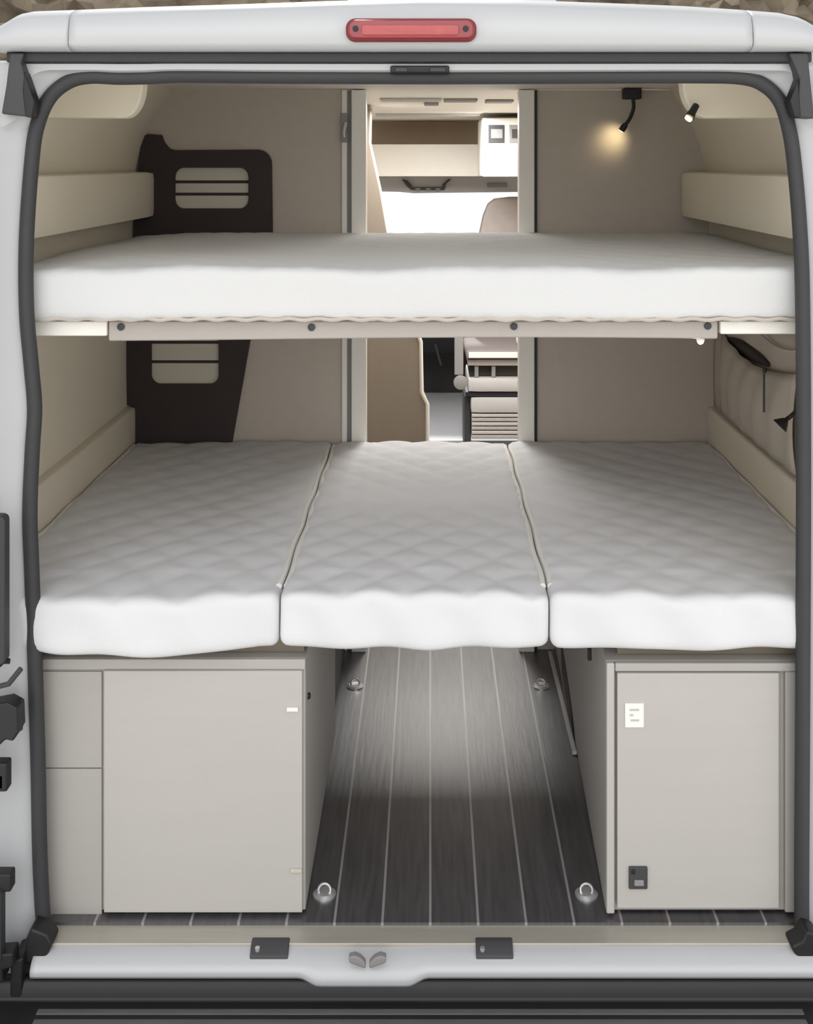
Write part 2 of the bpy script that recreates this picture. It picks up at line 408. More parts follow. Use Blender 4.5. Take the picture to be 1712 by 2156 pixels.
# sill
MB().box(-.80, .76, -.062, -.002, -.03, -.006).build('sill_tread', ALU, van, bevel=.002)
for u in (340, 720, 1190, 1525):
    pass
sp_ = [(-.03, -.012), (-.064, -.012), (-.078, -.019), (-.092, -.026), (-.101, -.036), (-.102, -.046), (-.097, -.054), (-.06, -.056)]
rws = []
def sstep(a, b, x):
    t = min(1, max(0, (x - a) / (b - a))); return t * t * (3 - 2 * t)
for i in range(171):
    x = -.803 + 1.60 * i / 170
    wq = sstep(X(628, -.1), X(672, -.1), x) * (1 - sstep(X(858, -.1), X(902, -.1), x))
    rws.append([(x, y - wq * .006 * min(1, max(0, k - 1) / 2), z - wq * (.013 if k >= 4 else .002 * k)) for k, (y, z) in enumerate(sp_)])
MB().grid(rws).build('sill', PAINT, van, smooth=True, solid=-.004, angle=60)
for a, b in ((528, 608), (1002, 1080)):
    p = MB().prism_x([(-.046, -.003), (-.0635, -.003), (-.084, -.017), (-.086, -.026), (-.05, -.012)], X(a, -.07), X(b, -.07)).build('strike_plate', DGREY, van, bevel=.002)
    MB().lathe([(.005, -.013), (.005, -.006)], (X(a + 14, -.075), -.074, 0), 'z', 10).build('rivet', CHROME, p)
for sg in (-1, 1):
    c = 774
    pts = [(c + sg * 4, 2036), (c + sg * 38, 2024), (c + sg * 40, 2012), (c + sg * 26, 2008), (c + sg * 14, 2014), (c + sg * 4, 2024)]
    MB().prism_y([(X(u, -.11), Z(v, -.11)) for u, v in pts], -.117, -.10).build('latch_hook', GREY, van, bevel=.003)
MB().prism_y([(X(u, -.06), Z(v, -.06)) for u, v in ((36, 1996), (62, 1990), (60, 2074), (34, 2074))], -.10, -.03).build('pillar_foot', BLACK, van, bevel=.005)
# bumper
bp = [(-.07, -.058), (-.09, -.062), (-.098, -.080), (-.10, -.096), (-.42, -.106), (-.45, -.16), (-.45, -.42), (-.06, -.42)]
bumper = MB().prism_x(bp, -1.05, .99).build('bumper', BLACK, van, bevel=.006)
for k in range(10):
    y = -.13 - k * .026
    MB().box(-.78, .74, y - .009, y + .009, -.118, -.0965 - k * .0008 + random.uniform(-.001, .001)).build('tread_rib', mat('tread_grey', (92, 92, 92), .6, var=.2, scale=12, stretch=(1, 8, 1)) if k == 0 else MATS['tread_grey'], bumper, bevel=.003)
# open rear door whose hinge edge shows at the left of the doorway
rd = thing('rear_door', 'open left rear door, only its hinge edge with black seal and fittings in view', 'door', (-.93, -.08, -.05))
MB().prism_y(rrect(-1.60, -.925, -.03, 1.74, .04), -.16, -.115).build('door_panel', PAINT, rd, bevel=.008)
MB().prism_y(rrect(X(-30, -.11), X(16, -.11), Z(1395, -.11), Z(1083, -.11), .012), -.125, -.095).build('edge_seal', SEAL, rd, bevel=.004)
MB().prism_y(rrect(X(-20, -.11), X(7, -.11), Z(2020, -.11), Z(1870, -.11), .005), -.125, -.095).build('edge_seal', SEAL, rd, bevel=.003)
MB().tube([(X(-20, -.1), -.1, Z(1450, -.1)), (X(18, -.1), -.1, Z(1440, -.1)), (X(44, -.1), -.1, Z(1408, -.1))], .0055, 8).build('check_strap', DGREY, rd, smooth=True)
MB().tube([(X(-20, -.1), -.1, Z(1415, -.1)), (X(6, -.1), -.1, Z(1392, -.1)), (X(20, -.1), -.1, Z(1392, -.1))], .006, 8).build('check_strap', BLACK, rd, smooth=True)
hb = MB()
hb.prism_y([(X(u, -.1), Z(v, -.1)) for u, v in ((-20, 1478), (22, 1470), (44, 1482), (46, 1530), (34, 1552), (18, 1548), (6, 1560), (-20, 1565))], -.12, -.075)
hg = hb.build('door_hinge', BLACK, rd, bevel=.004)
MB().lathe([(.012, -.03), (.012, .03)], (X(30, -.1), -.085, Z(1512, -.1)), 'z', 12).build('hinge_pin', DGREY, hg, smooth=True)
for a, b, c in ((1600, 1660, 20), (1622, 1656, 14), (1832, 1870, 28)):
    MB().box(X(-20, -.1), X(c, -.1), -.115, -.085, Z(b, -.1), Z(a, -.1)).build('hinge_lug', BLACK if c != 14 else GREY, rd, bevel=.004)
MB().prism_y([(X(u, -.1), Z(v, -.1)) for u, v in ((-20, 1998), (34, 1994), (34, 2024), (12, 2030), (14, 2056), (-20, 2060))], -.12, -.08).build('lower_bracket', BLACK, rd, bevel=.004)

# ------------------------------------------------------------------ lower bed: three cushions
def quilt(x, y, ax, ay):
    a = abs(math.sin(math.pi * (x / ax + y / ay))); b = abs(math.sin(math.pi * (x / ax - y / ay)))
    return min(a, b) ** 0.7
def cushion(name, label, x0, x1, y0, bulge, ph, droop, amp=.005):
    r = .020; y1 = 1.372; z0, z1 = .572, .686
    def disp(p, n):
        p = Vector(p); t = (p.x - x0) / (x1 - x0); fy = max(0, 1 - (p.y - y0) / .25)
        if n.z > .5 or (n.length < 1e-6 and p.z > z1 - .001) or p.z > z1 - .004:
            p.z += amp * (quilt(p.x + ph, p.y, .13, .15) - .6)
            p.z += .003 * math.sin(p.x * 9 + ph * 7) * math.sin(p.y * 6 + ph)
        p.y -= fy ** 2 * bulge(t) - .004 * math.sin(t * 23 + p.z * 30) * fy
        if p.z < z0 + .05: p.z += droop(t) * fy
        if fy > .4: p.z += .0025 * math.sin(t * 17 + ph * 5)
        return p
    root = thing(name, label, 'cushion', ((x0 + x1) / 2, .7, z0), 'cushions of the lower bed')
    rounded_box(x0, x1, y0, y1, z0, z1, r, 46, 110, 10, disp).build('cushion_body', MATTOP, root, smooth=True, angle=80)
    for xs in (x0 + .0075, x1 - .0075):
        MB().tube([(xs + .002 * math.sin(k), .06 + (y1 - .1) * k / 24, z1 - .0075 + .001 * math.sin(k * 1.3)) for k in range(25)], .0068, 8).build('side_piping', PIPE, root, smooth=True)
    return root
cushion('bed_cushion', 'quilted white lower-bed cushion on the left, front edge sagging over the wide cabinet', -.955, -.3165, -.005,
        lambda t: .045 * math.sin(math.pi * min(1, max(0, .08 + t * .98))) ** .8 - .03 * (1 - t) ** 4, .0, lambda t: .012 * (1 - t) ** 2 - .012 * math.sin(math.pi * t))
cushion('bed_cushion', 'quilted white middle cushion of the lower bed, bridging the dark floor aisle', -.3147, .2482, -.005, lambda t: .004, .31, lambda t: -.006 * math.sin(math.pi * t), .0065)
cushion('bed_cushion', 'quilted white cushion on the right of the lower bed, above the narrow cabinet', 0.2500, .90, -.01,
        lambda t: .012 * math.sin(math.pi * t), .67, lambda t: .006 * t - .006 * math.sin(math.pi * t))

# ------------------------------------------------------------------ cabinets under the bed
YCB = .03
lc = thing('cabinet', 'wide light grey floor cabinet with one door under the left cushion', 'cabinet', (-.6, YCB, 0), 'cabinets under the lower bed')
ztop = Z(1385, YCB)
MB().box(-.945, -.2635, YCB, .82, .004, ztop).build('carcass', CABF, lc, bevel=.003)
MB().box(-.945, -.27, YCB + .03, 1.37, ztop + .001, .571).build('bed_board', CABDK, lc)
dx0, dx1 = X(222, YCB), X(638, YCB)
d = MB().box(dx0, dx1, YCB - .014, YCB - .0005, Z(1922, YCB - .014), Z(1413, YCB - .014)).build('door', CAB, lc, bevel=.002)
MB().box(X(604, .015), X(628, .015), .011, .0165, Z(1497, .015), Z(1489, .015)).build('door_catch', STICK, d, bevel=.001)
MB().box(X(612, .015), X(636, .015), .011, .0165, Z(1836, .015), Z(1828, .015)).build('hinge_mark', FELT, d, bevel=.001)
MB().box(-.945, dx0 - .006, YCB - .006, YCB - .0005, Z(1924, YCB), Z(1616, YCB)).build('side_panel', CABF, lc, bevel=.0015)
MB().box(-.945, dx0 - .006, YCB - .006, YCB - .0005, Z(1614, YCB), Z(1412, YCB)).build('side_panel', CABF, lc, bevel=.0015)
MB().box(-.945, -.2635, YCB - .008, YCB - .0005, Z(1407, YCB), ztop).build('top_rail', CABF, lc, bevel=.002)
MB().lathe([(.007, -.001), (.007, .004), (.004, .006)], (-.2635, .075, Z(1465, .075)), 'x', 12).build('side_bolt', BLACK, lc, smooth=True)
# dark box added behind the wide cabinet, standing in for under-bed shade
tag(MB().prism_x([(.86, 0.002), (.86, .30), (.93, .44), (1.25, .44), (1.36, .30), (1.36, 0.002)], -.94, -.275).build('under_bed_shade_box', DGREY, bevel=.01),
    'dark box added to stand for the shade behind the wide left cabinet, beside the floor aisle', 'box')

rc = thing('cabinet', 'narrow light grey floor cabinet with a framed door under the right cushion', 'cabinet', (.6, YCB, 0), 'cabinets under the lower bed')
xr0 = X(1275, YCB)
body = [(xr0, YCB), (.885, YCB), (.885, 1.36), (.405, 1.36), (.394, .72)]
zt2 = Z(1390, YCB)
b = MB(); n = len(body)
b.add([(x, y, .004) for x, y in body] + [(x, y, zt2) for x, y in body], [tuple(range(n)), tuple(range(2 * n - 1, n - 1, -1))] + [(i, i + n, (i + 1) % n + n, (i + 1) % n) for i in range(n)])
b.build('carcass', CABF, rc, bevel=.003)
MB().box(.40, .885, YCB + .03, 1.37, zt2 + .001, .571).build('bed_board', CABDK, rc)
MB().box(xr0, X(1292, YCB), YCB - .016, YCB - .0005, .006, zt2).build('front_stile', CAB, rc, bevel=.003)
MB().box(X(1292, YCB) + .001, .885, YCB - .016, YCB - .0005, Z(1408, YCB), zt2).build('front_rail', CABF, rc, bevel=.003)
MB().box(X(1650, YCB), .885, YCB - .012, YCB - .0005, .006, Z(1409, YCB)).build('front_stile', CABF, rc, bevel=.003)
d = MB().box(X(1300, .01), X(1641, .01), YCB - .020, YCB - .0005, Z(1913, .01), Z(1418, .01)).build('door', CAB, rc, bevel=.002)
st = MB().box(X(1316, .01), X(1355, .01), .007, .0101, Z(1530, .01), Z(1480, .01)).build('white_sticker', STICK, d)
for k, (a, b_) in enumerate(((1326, 1346), (1326, 1334), (1328, 1346))):
    MB().box(X(a, .006), X(b_, .006), .006, .0071, Z(1497 + k * 11, .006), Z(1493 + k * 11, .006)).build('print_line', LGREY, st)
so = MB().box(X(1324, .008), X(1363, .008), .003, .0101, Z(1870, .008), Z(1824, .008)).build('power_socket', DGREY, d, bevel=.002)
MB().box(X(1336, .0), X(1356, .0), .0, .0035, Z(1866, .0), Z(1854, .0)).build('socket_flap', GREY, so, bevel=.001)
MB().box(X(1330, .0), X(1338, .0), .001, .0035, Z(1842, .0), Z(1832, .0)).build('socket_switch', BLACK, so, bevel=.001)
# curved black cut-out trim and aisle edge strip along the side
arc = [(X(u, yy), yy, Z(v, yy)) for u, v, yy in ((1166, 1352, 1.15), (1185, 1392, 1.05), (1204, 1450, .92), (1216, 1510, .82), (1217, 1560, .76), (1208, 1530, .84), (1195, 1480, .97), (1178, 1410, 1.12))]
bx = MB(); arcx = [(.3915 + (.0097 if p[1] > .9 else .004) - .0, p[1], p[2]) for p in arc]
bx.add([(p[0] - .004, p[1], p[2]) for p in arcx] + [(p[0] + .02, p[1], p[2]) for p in arcx], [tuple(range(8)), tuple(range(15, 7, -1))] + [(i, i + 8, (i + 1) % 8 + 8, (i + 1) % 8) for i in range(8)])
bx.build('side_cutout', BLACK, rc)
MB().box(.380, .3925, .70, 1.36, .001, .012).build('aisle_strip', LGREY, rc, bevel=.002)
MB().box(X(1238, .2) , X(1246, .2), .2, .212, Z(1392, .2), Z(1366, .2)).build('cable_end', BLACK, rc, bevel=.002)

# floor tie-down rings
def ring(x, y, label):
    t = thing('tie_down_ring', label, 'tie-down ring', (x, y, 0), 'tie-down rings in the floor aisle')
    MB().lathe([(.025, .0), (.025, .004), (.019, .008), (.006, .007)], (x, y, 0), 'z', 20).build('base_cup', CHROME, t, smooth=True)
    MB().tube([(x + .013 * math.cos(q), y + .006 * math.sin(q) - .002, .012 + .010 * math.sin(q)) for q in [2 * math.pi * k / 20 for k in range(21)]], .0028, 8).build('ring', CHROME, t, smooth=True)
ring(X(683, .09), .09, 'chrome floor tie-down ring at the near corner of the wide left cabinet')
ring(X(1235, .09), .09, 'chrome floor tie-down ring at the near corner of the narrow right cabinet')
ring(X(748, 1.12), 1.12, 'chrome floor tie-down ring deep in the aisle on its left side')
ring(X(1140, 1.12), 1.12, 'chrome floor tie-down ring deep in the aisle on its right side')

# ------------------------------------------------------------------ upper bunk
ub = thing('bunk_frame', 'pale bunk rail with four dark screws carrying the upper mattress', 'bed frame', (-.03, .06, 1.2))
zr0, zr1 = Z(715, .05), Z(676, .05)
def railz(x): return zr0 + .004 * math.sin(x * 3 + 1)
pts = [X(228, .05) + (X(1512, .05) - X(228, .05)) * i / 30 for i in range(31)]
MB().prism_y([(x, railz(x)) for x in pts] + [(x, zr1) for x in pts[::-1]], .05, .075).build('front_rail', mat('rail_laminate', (176, 168, 162), .5, var=.03), ub, bevel=.004)
MB().box(-.93, X(226, .05), .045, .08, Z(707, .05), zr1).build('rail_end', OFFW, ub, bevel=.003)
MB().box(X(1516, .05), .87, .045, .08, Z(703, .05), zr1).build('rail_end', OFFW, ub, bevel=.003)
for u, v in ((255, 688), (656, 689), (1082, 687), (1490, 686)):
    MB().lathe([(.003, -.004), (.008, -.002), (.008, .004)], (X(u, .05), .049, Z(v, .05)), 'y', 14).build('screw', DGREY, ub, smooth=True)
MB().box(-.93, .87, .085, 1.36, 1.225, 1.248).build('bed_board', CABDK, ub)

def updisp(p, n):
    p = Vector(p); fy = max(0, 1 - (p.y - .02) / .3); t = p.x
    if p.z > 1.345:
        p.z += .003 * (quilt(p.x, p.y, .13, .15) - .6) + .003 * math.sin(p.x * 8) * math.sin(p.y * 7)
    p.z += fy * .003 * (math.sin(t * 11) + .6 * math.sin(t * 23 + 1)) * (1 if p.z > 1.31 else .4)
    p.y -= fy * .004 * math.sin(t * 7 + p.z * 20)
    if p.z < 1.27: p.z -= .0015 * math.sin(t * 90) * fy
    if p.x < -.75: p.z -= .008 * (-.75 - p.x) / .15 * (1 if p.z > 1.31 else .3)
    return p
um = thing('upper_mattress', 'thick white mattress lying on the upper bunk across the whole van', 'mattress', (-.03, .7, 1.254))
rounded_box(-.945, .885, .015, 1.33, 1.252, 1.363, .02, 120, 80, 10, updisp).build('mattress_body', MATT, um, smooth=True, angle=80)
MB().tube([(-.92 + 1.78 * i / 160, .022 + .002 * math.sin(i * .5), 1.2545 + .0018 * math.sin(i * 1.15)) for i in range(161)], .0042, 6).build('bottom_seam', LINEN, um, smooth=True)

# side storage ledges beside the upper bunk
def ledge(x0, x1, label):
    t = tag(rounded_box(x0, x1, .10, 1.385, 1.41, 1.556, .012, 4, 20, 6).build('side_ledge', CREAM, smooth=True, angle=50), label, 'ledge', 'padded ledges beside the upper bunk')
ledge(-.9565, -.893, 'cream padded ledge along the left wall just above the upper mattress')
ledge(.812, .8965, 'cream padded ledge along the right wall just above the upper mattress')
# bolsters beside the lower bed
def bolster(x, sgn, label):
    o = [(x, .665), (x, .775), (x + sgn * .004, .79), (x + sgn * .03, .795), (x + sgn * .03, .665)]
    tag(MB().prism_y(o, .06, 1.395).build('side_bolster', CREAM, bevel=.005), label, 'bolster', 'cream bolsters beside the lower bed')
bolster(-.958, -1, 'cream padded strip along the left wall at lower mattress level')
bolster(.902, 1, 'cream padded strip along the right wall at lower mattress level')

# ------------------------------------------------------------------ dark slatted panels on the partition
def vent(label, outline, hole, slats, name='vent_panel'):
    y = YP - .016
    P = [(X(u, y), Z(v, y)) for u, v in outline]
    x0, x1, z0, z1 = X(hole[0], y), X(hole[1], y), Z(hole[3], y), Z(hole[2], y)
    t = thing(name, label, 'panel', ((x0 + x1) / 2, YP, min(p[1] for p in P)), 'dark slatted panels on the partition')
    H = rrect(x0, x1, z0, z1, .03, 6)
    bm = bmesh.new()
    def loop(pts):
        vs = [bm.verts.new((a, y, c)) for a, c in pts]
        return [bm.edges.new((vs[i], vs[(i + 1) % len(vs)])) for i in range(len(vs))]
    es = loop(P) + loop(H)
    bmesh.ops.triangle_fill(bm, edges=es, use_beauty=True)
    r = bmesh.ops.extrude_face_region(bm, geom=bm.faces[:])
    bmesh.ops.translate(bm, verts=[g for g in r['geom'] if isinstance(g, bmesh.types.BMVert)], vec=(0, .013, 0))
    bmesh.ops.recalc_face_normals(bm, faces=bm.faces)
    me = bpy.data.meshes.new('panel_frame'); bm.to_mesh(me); bm.free(); me.materials.append(BROWN)
    o = bpy.data.objects.new('panel_frame', me); COL.objects.link(o); o.parent = t
    o.matrix_parent_inverse = Matrix.Translation(-Vector(t.location))
    ed = [hole[2] - 3] + slats + [hole[3] + 3]
    for a, c in zip(ed, ed[1:]):
        MB().box(x0 - .004, x1 + .004, y + .0135, y + .0158, Z(c - 3.2, y), Z(a + 3.2, y)).build('slat', SLAT, t)
    MB().box(x0 - .003, x1 + .003, y + .0145, y + .0155, z0 - .003, z1 + .003).build('slat_back', BROWN, t)
arc_ = lambda cx, cy, r, a0, a1, n=7: [(cx + r * math.cos(math.radians(a0 + (a1 - a0) * k / n)), cy - r * math.sin(math.radians(a0 + (a1 - a0) * k / n))) for k in range(n + 1)]
vent('dark brown panel with a rounded slatted opening, above the upper mattress on the left',
     [(302, 286), (312, 282), (340, 284), (346, 300), (356, 312), (368, 316)] + arc_(542, 345, 30, 90, 0) + [(574, 500), (280, 500), (290, 360), (296, 310)],
     (368, 523, 353, 439), [383, 409])
vent('dark brown tapering panel with a rounded slatted opening, between the two mattresses on the left',
     [(262, 690), (534, 690), (526, 720), (488, 935), (285, 935), (285, 860), (262, 850)],
     (318, 460, 690, 809), [722, 763])

# ------------------------------------------------------------------ door hardware on the passage post
ht = thing('post_latch', 'small chrome latch on the left post of the passage doorway', 'latch', (-.279, YP - .012, 1.64))
MB().prism_y(rrect(-.290, -.268, Z(300, 1.38), Z(238, 1.38), .006), YP - .022, YP - .0125).build('latch_plate', GREY, ht, bevel=.002)
MB().tube([(-.279, YP - .026, Z(288, 1.38)), (-.279, YP - .036, Z(278, 1.38)), (-.272, YP - .036, Z(258, 1.38))], .005, 8).build('latch_lever', CHROME, ht, smooth=True)

# ------------------------------------------------------------------ lamps
def gooseneck(label, mount, path, head, power=0.0, lightloc=None, cone=None):
    t = thing('reading_lamp', label, 'lamp', mount)
    return t
t = thing('reading_lamp', 'black gooseneck reading lamp hanging from the ceiling, lit against the right partition', 'lamp', (X(1332, 1.33), 1.33, 1.82), 'reading lamps')
ym = 1.33
MB().box(X(1312, ym), X(1350, ym), ym - .015, ym + .03, Z(209, ym), 1.8245).build('mount', BLACK, t, bevel=.004)
nk = smooth_path([(X(1333, ym), ym, Z(207, ym)), (X(1334, ym), ym, Z(228, ym)), (X(1326, ym), ym, Z(250, ym)), (X(1316, ym), ym, Z(264, ym))], 5)
MB().tube(nk, .006, 10).build('gooseneck', BLACK, t, smooth=True)
p0 = Vector(nk[-1]); dr = (Vector((X(1306, ym), ym + .01, Z(280, ym))) - p0).normalized()
hd = MB().tube([p0 - dr * .006, p0 + dr * .004, p0 + dr * .02], [.007, .010, .0105], 14).build('lamp_head', BLACK, t, smooth=True)
MB().tube([p0 + dr * .0195, p0 + dr * .022], [.008, .008], 12).build('bulb', GLOW, hd)
def point(nm, loc, e, r=.008, c=(1, .80, .48)):
    l = bpy.data.lights.new(nm, 'POINT'); l.energy = e; l.color = c; l.shadow_soft_size = r
    o = bpy.data.objects.new(nm, l); COL.objects.link(o); o.location = loc
sl = bpy.data.lights.new('reading_lamp_beam', 'SPOT'); sl.energy = .32; sl.color = (1, .80, .48); sl.spot_size = math.radians(110); sl.spot_blend = 1.0; sl.shadow_soft_size = .008
so_ = bpy.data.objects.new('reading_lamp_beam', sl); COL.objects.link(so_)
so_.location = tuple(p0 + dr * .026)
tgt = Vector((X(1290, 1.4), 1.40, Z(292, 1.4))); so_.rotation_euler = (tgt - so_.location).to_track_quat('-Z', 'Y').to_euler()
# small lamp by the right corner trim
yq = .29
t = thing('reading_lamp', 'small black lamp tucked behind the curved corner trim at upper right', 'lamp', (X(1462, yq), yq, Z(232, yq)), 'reading lamps')
MB().tube([(X(1466, yq - .03), yq - .03, Z(222, yq - .03)), (X(1458, yq - .04), yq - .04, Z(236, yq - .04)), (X(1452, yq - .045), yq - .045, Z(247, yq - .045))], [.008, .009, .012], 12).build('lamp_head', BLACK, t, smooth=True)
MB().tube([(X(1451, yq - .045), yq - .045, Z(248, yq - .045)), (X(1448, yq - .046), yq - .046, Z(252, yq - .046))], [.009, .008], 12).build('bulb', GLOW, t, smooth=True)
# little light under the bunk rail
t = thing('led_light', 'small glowing light under the right end of the bunk rail', 'light', (X(1475, .07), .07, 1.21))
MB().lathe([(.009, .0), (.009, .012)], (X(1475, .07), .07, 1.203), 'z', 14).build('light_base', OFFW, t)
MB().lathe([(.001, -.009), (.006, -.006), (.008, 0)], (X(1475, .07), .07, 1.203), 'z', 14).build('bulb', GLOW, t, smooth=True)
point('led_glow', (X(1475, .07), .09, 1.18), .15)
# lower gooseneck lamp on the right wall
yg = .38
t = thing('reading_lamp', 'black lamp with a flared head on the right wall above the lower bed', 'lamp', (.925, .30, Z(860, .30)), 'reading lamps')
MB().lathe([(.022, 0), (.022, .012), (.012, .018)], (.906, .30, Z(838, .3)), 'x', 16).build('mount', BLACK, t, smooth=True)
A = Vector((.906, .30, Z(838, .3))); B = Vector((X(1668, yg), yg, Z(874, yg))); Cc = Vector((X(1655, yg), yg, Z(884, yg))); Dd = Vector((X(1642, yg), yg, Z(897, yg)))
MB().tube(smooth_path([tuple(A), tuple((A + B) / 2 + Vector((-.004, 0, .004))), tuple(B), tuple(Cc)], 4), .0052, 10).build('gooseneck', BLACK, t, smooth=True)
MB().tube([tuple(Cc), tuple(Cc + (Dd - Cc) * .4), tuple(Dd)], [.007, .013, .021], 16).build('lamp_head', BLACK, t, smooth=True)

# ------------------------------------------------------------------ fabric pocket on the right wall
t = thing('wall_pocket', 'beige fabric wall pocket with dark gaping opening and strap on the right wall', 'pocket', (.915, .8, .8))
rows = []
for i in range(25):
    y = .47 + .90 * i / 24
    rows.append([(.9165 - .004 * math.sin(i * .9) * math.sin(j * .7), y, .80 + .37 * j / 8) for j in range(9)])
MB().grid(rows).build('backing', LINEN, t, smooth=True, solid=.003)
rows = []
for i in range(31):
    y = .47 + .75 * i / 30; topz = 1.06 - .035 * math.sin(math.pi * i / 30)
    bul = .012 + .028 * math.sin(math.pi * min(1, i / 30)) ** .7
    rows.append([(.908 - bul * math.sin(math.pi * (.12 + .8 * j / 10)) * (.6 + .4 * j / 10) - .003 * math.sin(i * 1.1 + j * .5), y, .81 + (topz - .81) * j / 10) for j in range(11)])
MB().grid(rows).build('pocket_front', LINEN, t, smooth=True, solid=.003)
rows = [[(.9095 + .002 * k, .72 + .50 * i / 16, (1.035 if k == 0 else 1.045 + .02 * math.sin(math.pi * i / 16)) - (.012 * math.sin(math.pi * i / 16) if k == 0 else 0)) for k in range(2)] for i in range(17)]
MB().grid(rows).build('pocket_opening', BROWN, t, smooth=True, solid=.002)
for i in range(1):
    MB().tube([(.908 - .002 * k, .48 + .85 * k / 10, 1.115 - .012 * math.sin(k)) for k in range(11)], .003, 6).build('hem', FELT, t, smooth=True)
q = [(X(u, .62), .62, Z(v, .62)) for u, v in ((1640, 776), (1662, 781), (1690, 784))]
MB().tube([(min(a, .872), b_, c) for a, b_, c in q], [.006, .006, .005], 8).build('strap', BLACK, t, smooth=True)
q = [(X(u, .62), .62, Z(v, .62)) for u, v in ((1640, 778), (1647, 815), (1656, 868))]
MB().tube([(min(a, .870), b_, c) for a, b_, c in q], .003, 6).build('strap', DGREY, t, smooth=True)

# ------------------------------------------------------------------ passage and cab ahead
# wardrobe with sloping edge on the left of the passage
y0 = 2.4
e = [(776, 215), (778, 300), (800, 400), (815, 490), (845, 600), (884, 720), (886, 826), (898, 850), (898, 1010)]
poly = [(X(u, y0), max(.002, min(1.82, Z(v, y0)))) for u, v in e]; poly[0] = (X(780, y0), 1.82); poly[-1] = (X(898, y0), .002)
t = thing('wardrobe', 'tall taupe wardrobe with a sloping pale edge beyond the doorway on the left', 'wardrobe', (-.5, 2.6, 0))
MB().prism_y([(-.935, .002), (-.935, 1.60), (-.84, 1.815)] + poly, y0, y0 + .16).build('wardrobe_body', WARDR, t, bevel=.003)
MB().tube([(x + .004, y0 - .002, z) for x, z in poly if z < 1.2], .008, 8).build('edge_trim', OFFW, t, smooth=True)
# kitchen unit right behind the right-hand partition
t = thing('kitchen_unit', 'grey kitchen unit just beyond the right doorway post', 'kitchen unit', (.6, 1.8, 0))
MB().box(.338, .87, 1.46, 2.05, .002, .90).build('unit_body', GREY, t, bevel=.004)
MB().prism_x([(1.6, .88), (1.62, .88), (2.045, .42), (2.045, .40)], .333, .3385).build('edge_strip', OFFW, t)
MB().box(.328, .88, 1.455, 2.07, .902, .93).build('worktop', OFFW, t, bevel=.004)
# overhead cupboard with control panel
t = thing('overhead_cupboard', 'white overhead cupboard with small control displays beyond the doorway', 'cupboard', (.5, 3.3, 1.5))
yk = 3.2
MB().box(X(1017, yk), .74, yk, yk + .6, Z(372, yk), 1.80).build('cupboard_body', OFFW, t, bevel=.004)
for a, b_, m_ in ((1028, 1062, DGREY), (1072, 1104, GREY)):
    c = MB().box(X(a, yk), X(b_, yk), yk - .006, yk - .0005, Z(301, yk), Z(263, yk)).build('control_display', m_, t, bevel=.002)
    MB().box(X(a + 6, yk), X(b_ - 4, yk), yk - .008, yk - .0055, Z(291, yk), Z(272, yk)).build('display_screen', GREY if a == 1028 else DGREY, c)
# cab overhead shelf
t = thing('cab_shelf', 'white shelf over the cab with a long brown recess, seen through the doorway', 'shelf', (-.05, 4.3, 1.5))
ys = 4.1
hx0, hx1, hz0, hz1 = X(770, ys), X(1009, ys), Z(304, ys), Z(253, ys)
b = MB()
b.box(-.84, hx0, ys, ys + .04, Z(371, ys), 1.823); b.box(hx1, .78, ys, ys + .04, Z(371, ys), 1.823)
b.box(hx0, hx1, ys, ys + .04, Z(371, ys), hz0); b.box(hx0, hx1, ys, ys + .04, hz1, 1.823)
b.build('shelf_front', OFFW, t)
MB().box(hx0 - .01, hx1 + .01, ys + .35, ys + .36, hz0 - .01, hz1 + .01).build('recess_back', TAUPE, t)
MB().box(hx0 - .01, hx1 + .01, ys + .041, ys + .35, hz0 - .015, hz0 - .002).build('recess_floor', TAUPE, t)
MB().box(hx0 - .01, hx1 + .01, ys + .041, ys + .35, hz1 + .002, hz1 + .012).build('recess_top', TAUPE, t)
# ceiling rails in the passage
for i, (v, a, b_, m_) in enumerate(((206, 800, 930, LGREY), (207, 935, 1006, GREY), (209, 1024, 1082, GREY), (215, 893, 924, GREY), (239, 790, 1012, LGREY))):
    yy = (1.825 - EZ) * FPX / (CY - v) - DIST
    tag(MB().box(X(a, yy), X(b_, yy), yy, yy + .12, 1.815, 1.8248).build('ceiling_batten', m_, bevel=.003),
        ('long pale ceiling batten nearest the doorway', 'short grey ceiling batten right of the pale one', 'grey ceiling batten in front of the overhead cupboard',
         'tiny grey ceiling clip in the middle of the passage', 'wide pale ceiling batten just before the cab shelf')[i], 'batten', 'passage ceiling battens')
# sun visors and mirror
yv = 4.5
t = thing('sun_visor', 'grey sun visors and mirror base above the windscreen', 'sun visor', (0, yv, 1.45))
MB().prism_y([(X(u, yv), Z(v, yv)) for u, v in ((770, 366), (1130, 366), (1130, 404), (950, 406), (870, 407), (840, 404), (770, 403))], yv, yv + .03).build('visor_band', LGREY, t, bevel=.006)
MB().box(-.3, .5, yv + .004, yv + .028, Z(368, yv), 1.8248).build('visor_mount', LGREY, t)
mo = MB().prism_y([(X(u, yv), Z(v, yv)) for u, v in ((846, 377), (856, 391), (866, 400), (936, 400), (940, 386), (950, 377), (944, 377), (932, 388), (930, 394), (870, 394), (858, 380))], yv - .02, yv - .002).build('mirror_base', DGREY, t, bevel=.002)
for u in (880, 902, 922):
    MB().box(X(u - 5, yv), X(u + 5, yv), yv - .022, yv - .001, Z(402, yv), Z(396, yv)).build('mirror_button', GREY, mo)
MB().box(X(1026, yv), X(1068, yv), yv - .012, yv - .001, Z(394, yv), Z(385, yv)).build('visor_clip', GREY, t, bevel=.003)
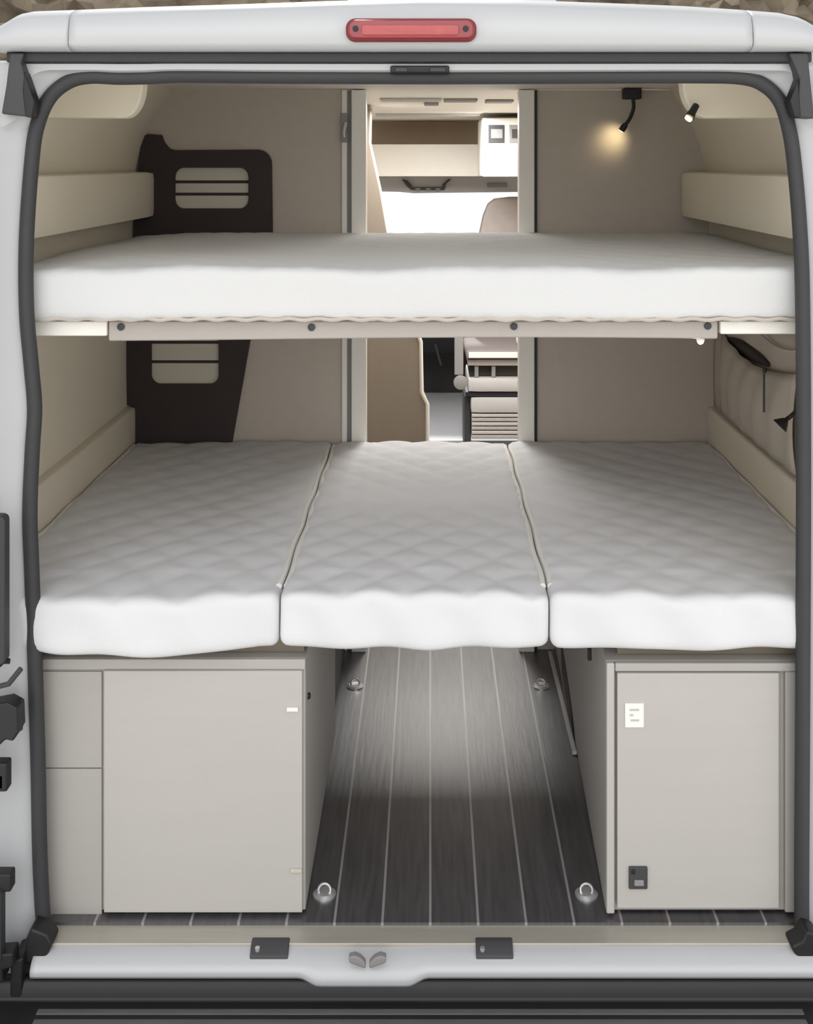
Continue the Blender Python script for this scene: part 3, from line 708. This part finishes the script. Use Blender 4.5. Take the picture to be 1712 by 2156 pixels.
# windscreen, cab body
struct(MB().add([(-.85, 5.55, 1.0), (.80, 5.55, 1.0), (.78, 4.72, 1.80), (-.84, 4.72, 1.80)], [(0, 1, 2, 3)]).build('window_1', GLASS, solid=.005))
for nm, xs, sg in (('wall_cab_left', -.98, -1), ('wall_cab_right', .92, 1)):
    struct(MB().prism_x([(4.1, -.02), (4.1, 1.03), (5.55, 1.0), (5.55, -.02)], xs, xs + sg * .03).build(nm, DGREY))
struct(MB().box(-.95, .89, 3.91, 5.5, -.02, .10).build('floor_cab', CABFL))
t = thing('dashboard', 'dark dashboard and black footwell at the far end of the passage', 'dashboard', (0, 5.2, .1))
MB().prism_x([(4.95, .40), (4.88, .55), (4.86, .92), (5.0, 1.0), (5.5, 1.0), (5.5, .40)], -.94, .88).build('dash_body', BLACK, t, bevel=.02)
MB().box(-.94, .88, 5.25, 5.45, .101, .40).build('footwell_wall', BLACK, t)
MB().tube([(X(917, 4.83), 4.83, Z(725, 4.83)), (X(922, 4.84), 4.84, Z(745, 4.84)), (X(929, 4.86), 4.86, Z(768, 4.86))], .008, 8).build('gear_lever', DGREY, t, smooth=True)
# swivelled cab seat
t = thing('captain_chair', 'pale grey cab seat turned towards the beds, partly hidden by the upper bunk', 'seat', (.35, 3.8, .1))
def zz(v, y=3.5): return Z(v, y)
sx0, sx1 = X(985, 3.5), X(985, 3.5) + .46
rounded_box(sx0 - .01, sx1, 3.5, 3.98, zz(757), zz(738), .012, 16, 16, 4).build('seat_cushion', mat('seat_mauve', (128, 120, 120), .9), t, smooth=True, angle=60)
MB().box(sx0 + .005, sx1, 3.494, 3.499, zz(753), zz(741)).build('cushion_edge', OFFW, t)
rounded_box(sx0, sx1, 3.52, 3.98, zz(772), zz(758), .006, 8, 8, 4).build('seat_shell', SEATG, t, smooth=True, angle=60)
MB().box(sx0 + .01, sx1 - .02, 3.56, 3.95, zz(796), zz(773)).build('swivel_plate', mat('dark_olive', (52, 50, 40), .8), t)  # dark olive plate between seat shell and base
for u in (1004, 1040):
    MB().box(X(u - 4, 3.5), X(u + 4, 3.5), 3.53, 3.56, zz(796), zz(773)).build('swivel_bolt', GREY, t)
rounded_box(sx0, sx1, 3.5, 3.95, zz(826), zz(797), .012, 10, 10, 4).build('seat_base', LGREY, t, smooth=True, angle=60)
MB().box(sx0 - .01, sx1, 3.515, 3.95, zz(836), zz(827)).build('base_band', mat('navy_band', (38, 32, 44), .6), t)
rounded_box(sx0 + .015, sx1, 3.5, 3.95, zz(870), zz(837), .01, 10, 10, 4).build('base_drawer', LGREY, t, smooth=True, angle=60)
for k in range(6):
    MB().box(sx0 + .02, sx1, 3.505, 3.95, zz(879 + k * 9), zz(872 + k * 9)).build('base_louvre', SEATG if k % 2 else LGREY, t, bevel=.003)
MB().box(sx0 - .015, sx0 + .018, 3.55, 3.95, .102, zz(837)).build('base_side', DGREY, t, bevel=.01)
MB().lathe([(.018, -.012), (.034, -.008), (.036, .01), (.03, .02)], (X(970, 3.48), 3.49, zz(805)), 'y', 18).build('recline_knob', GREY, t, smooth=True)
MB().box(X(957, 3.5), X(976, 3.5), 3.5, 3.53, zz(790), zz(700)).build('armrest_post', GREY, t, bevel=.005)
yb = 3.98
bk = [(X(u, yb), Z(v, yb)) for u, v in ((996, 560), (1010, 492), (1018, 455), (1028, 430), (1042, 419), (1075, 415), (1140, 415), (1170, 430), (1180, 560))]
bk = [(bk[0][0], .62)] + bk + [(bk[-1][0], .62)]
MB().prism_y(bk, yb, yb + .12).build('backrest', SEATG, t, bevel=.02, seg=3)
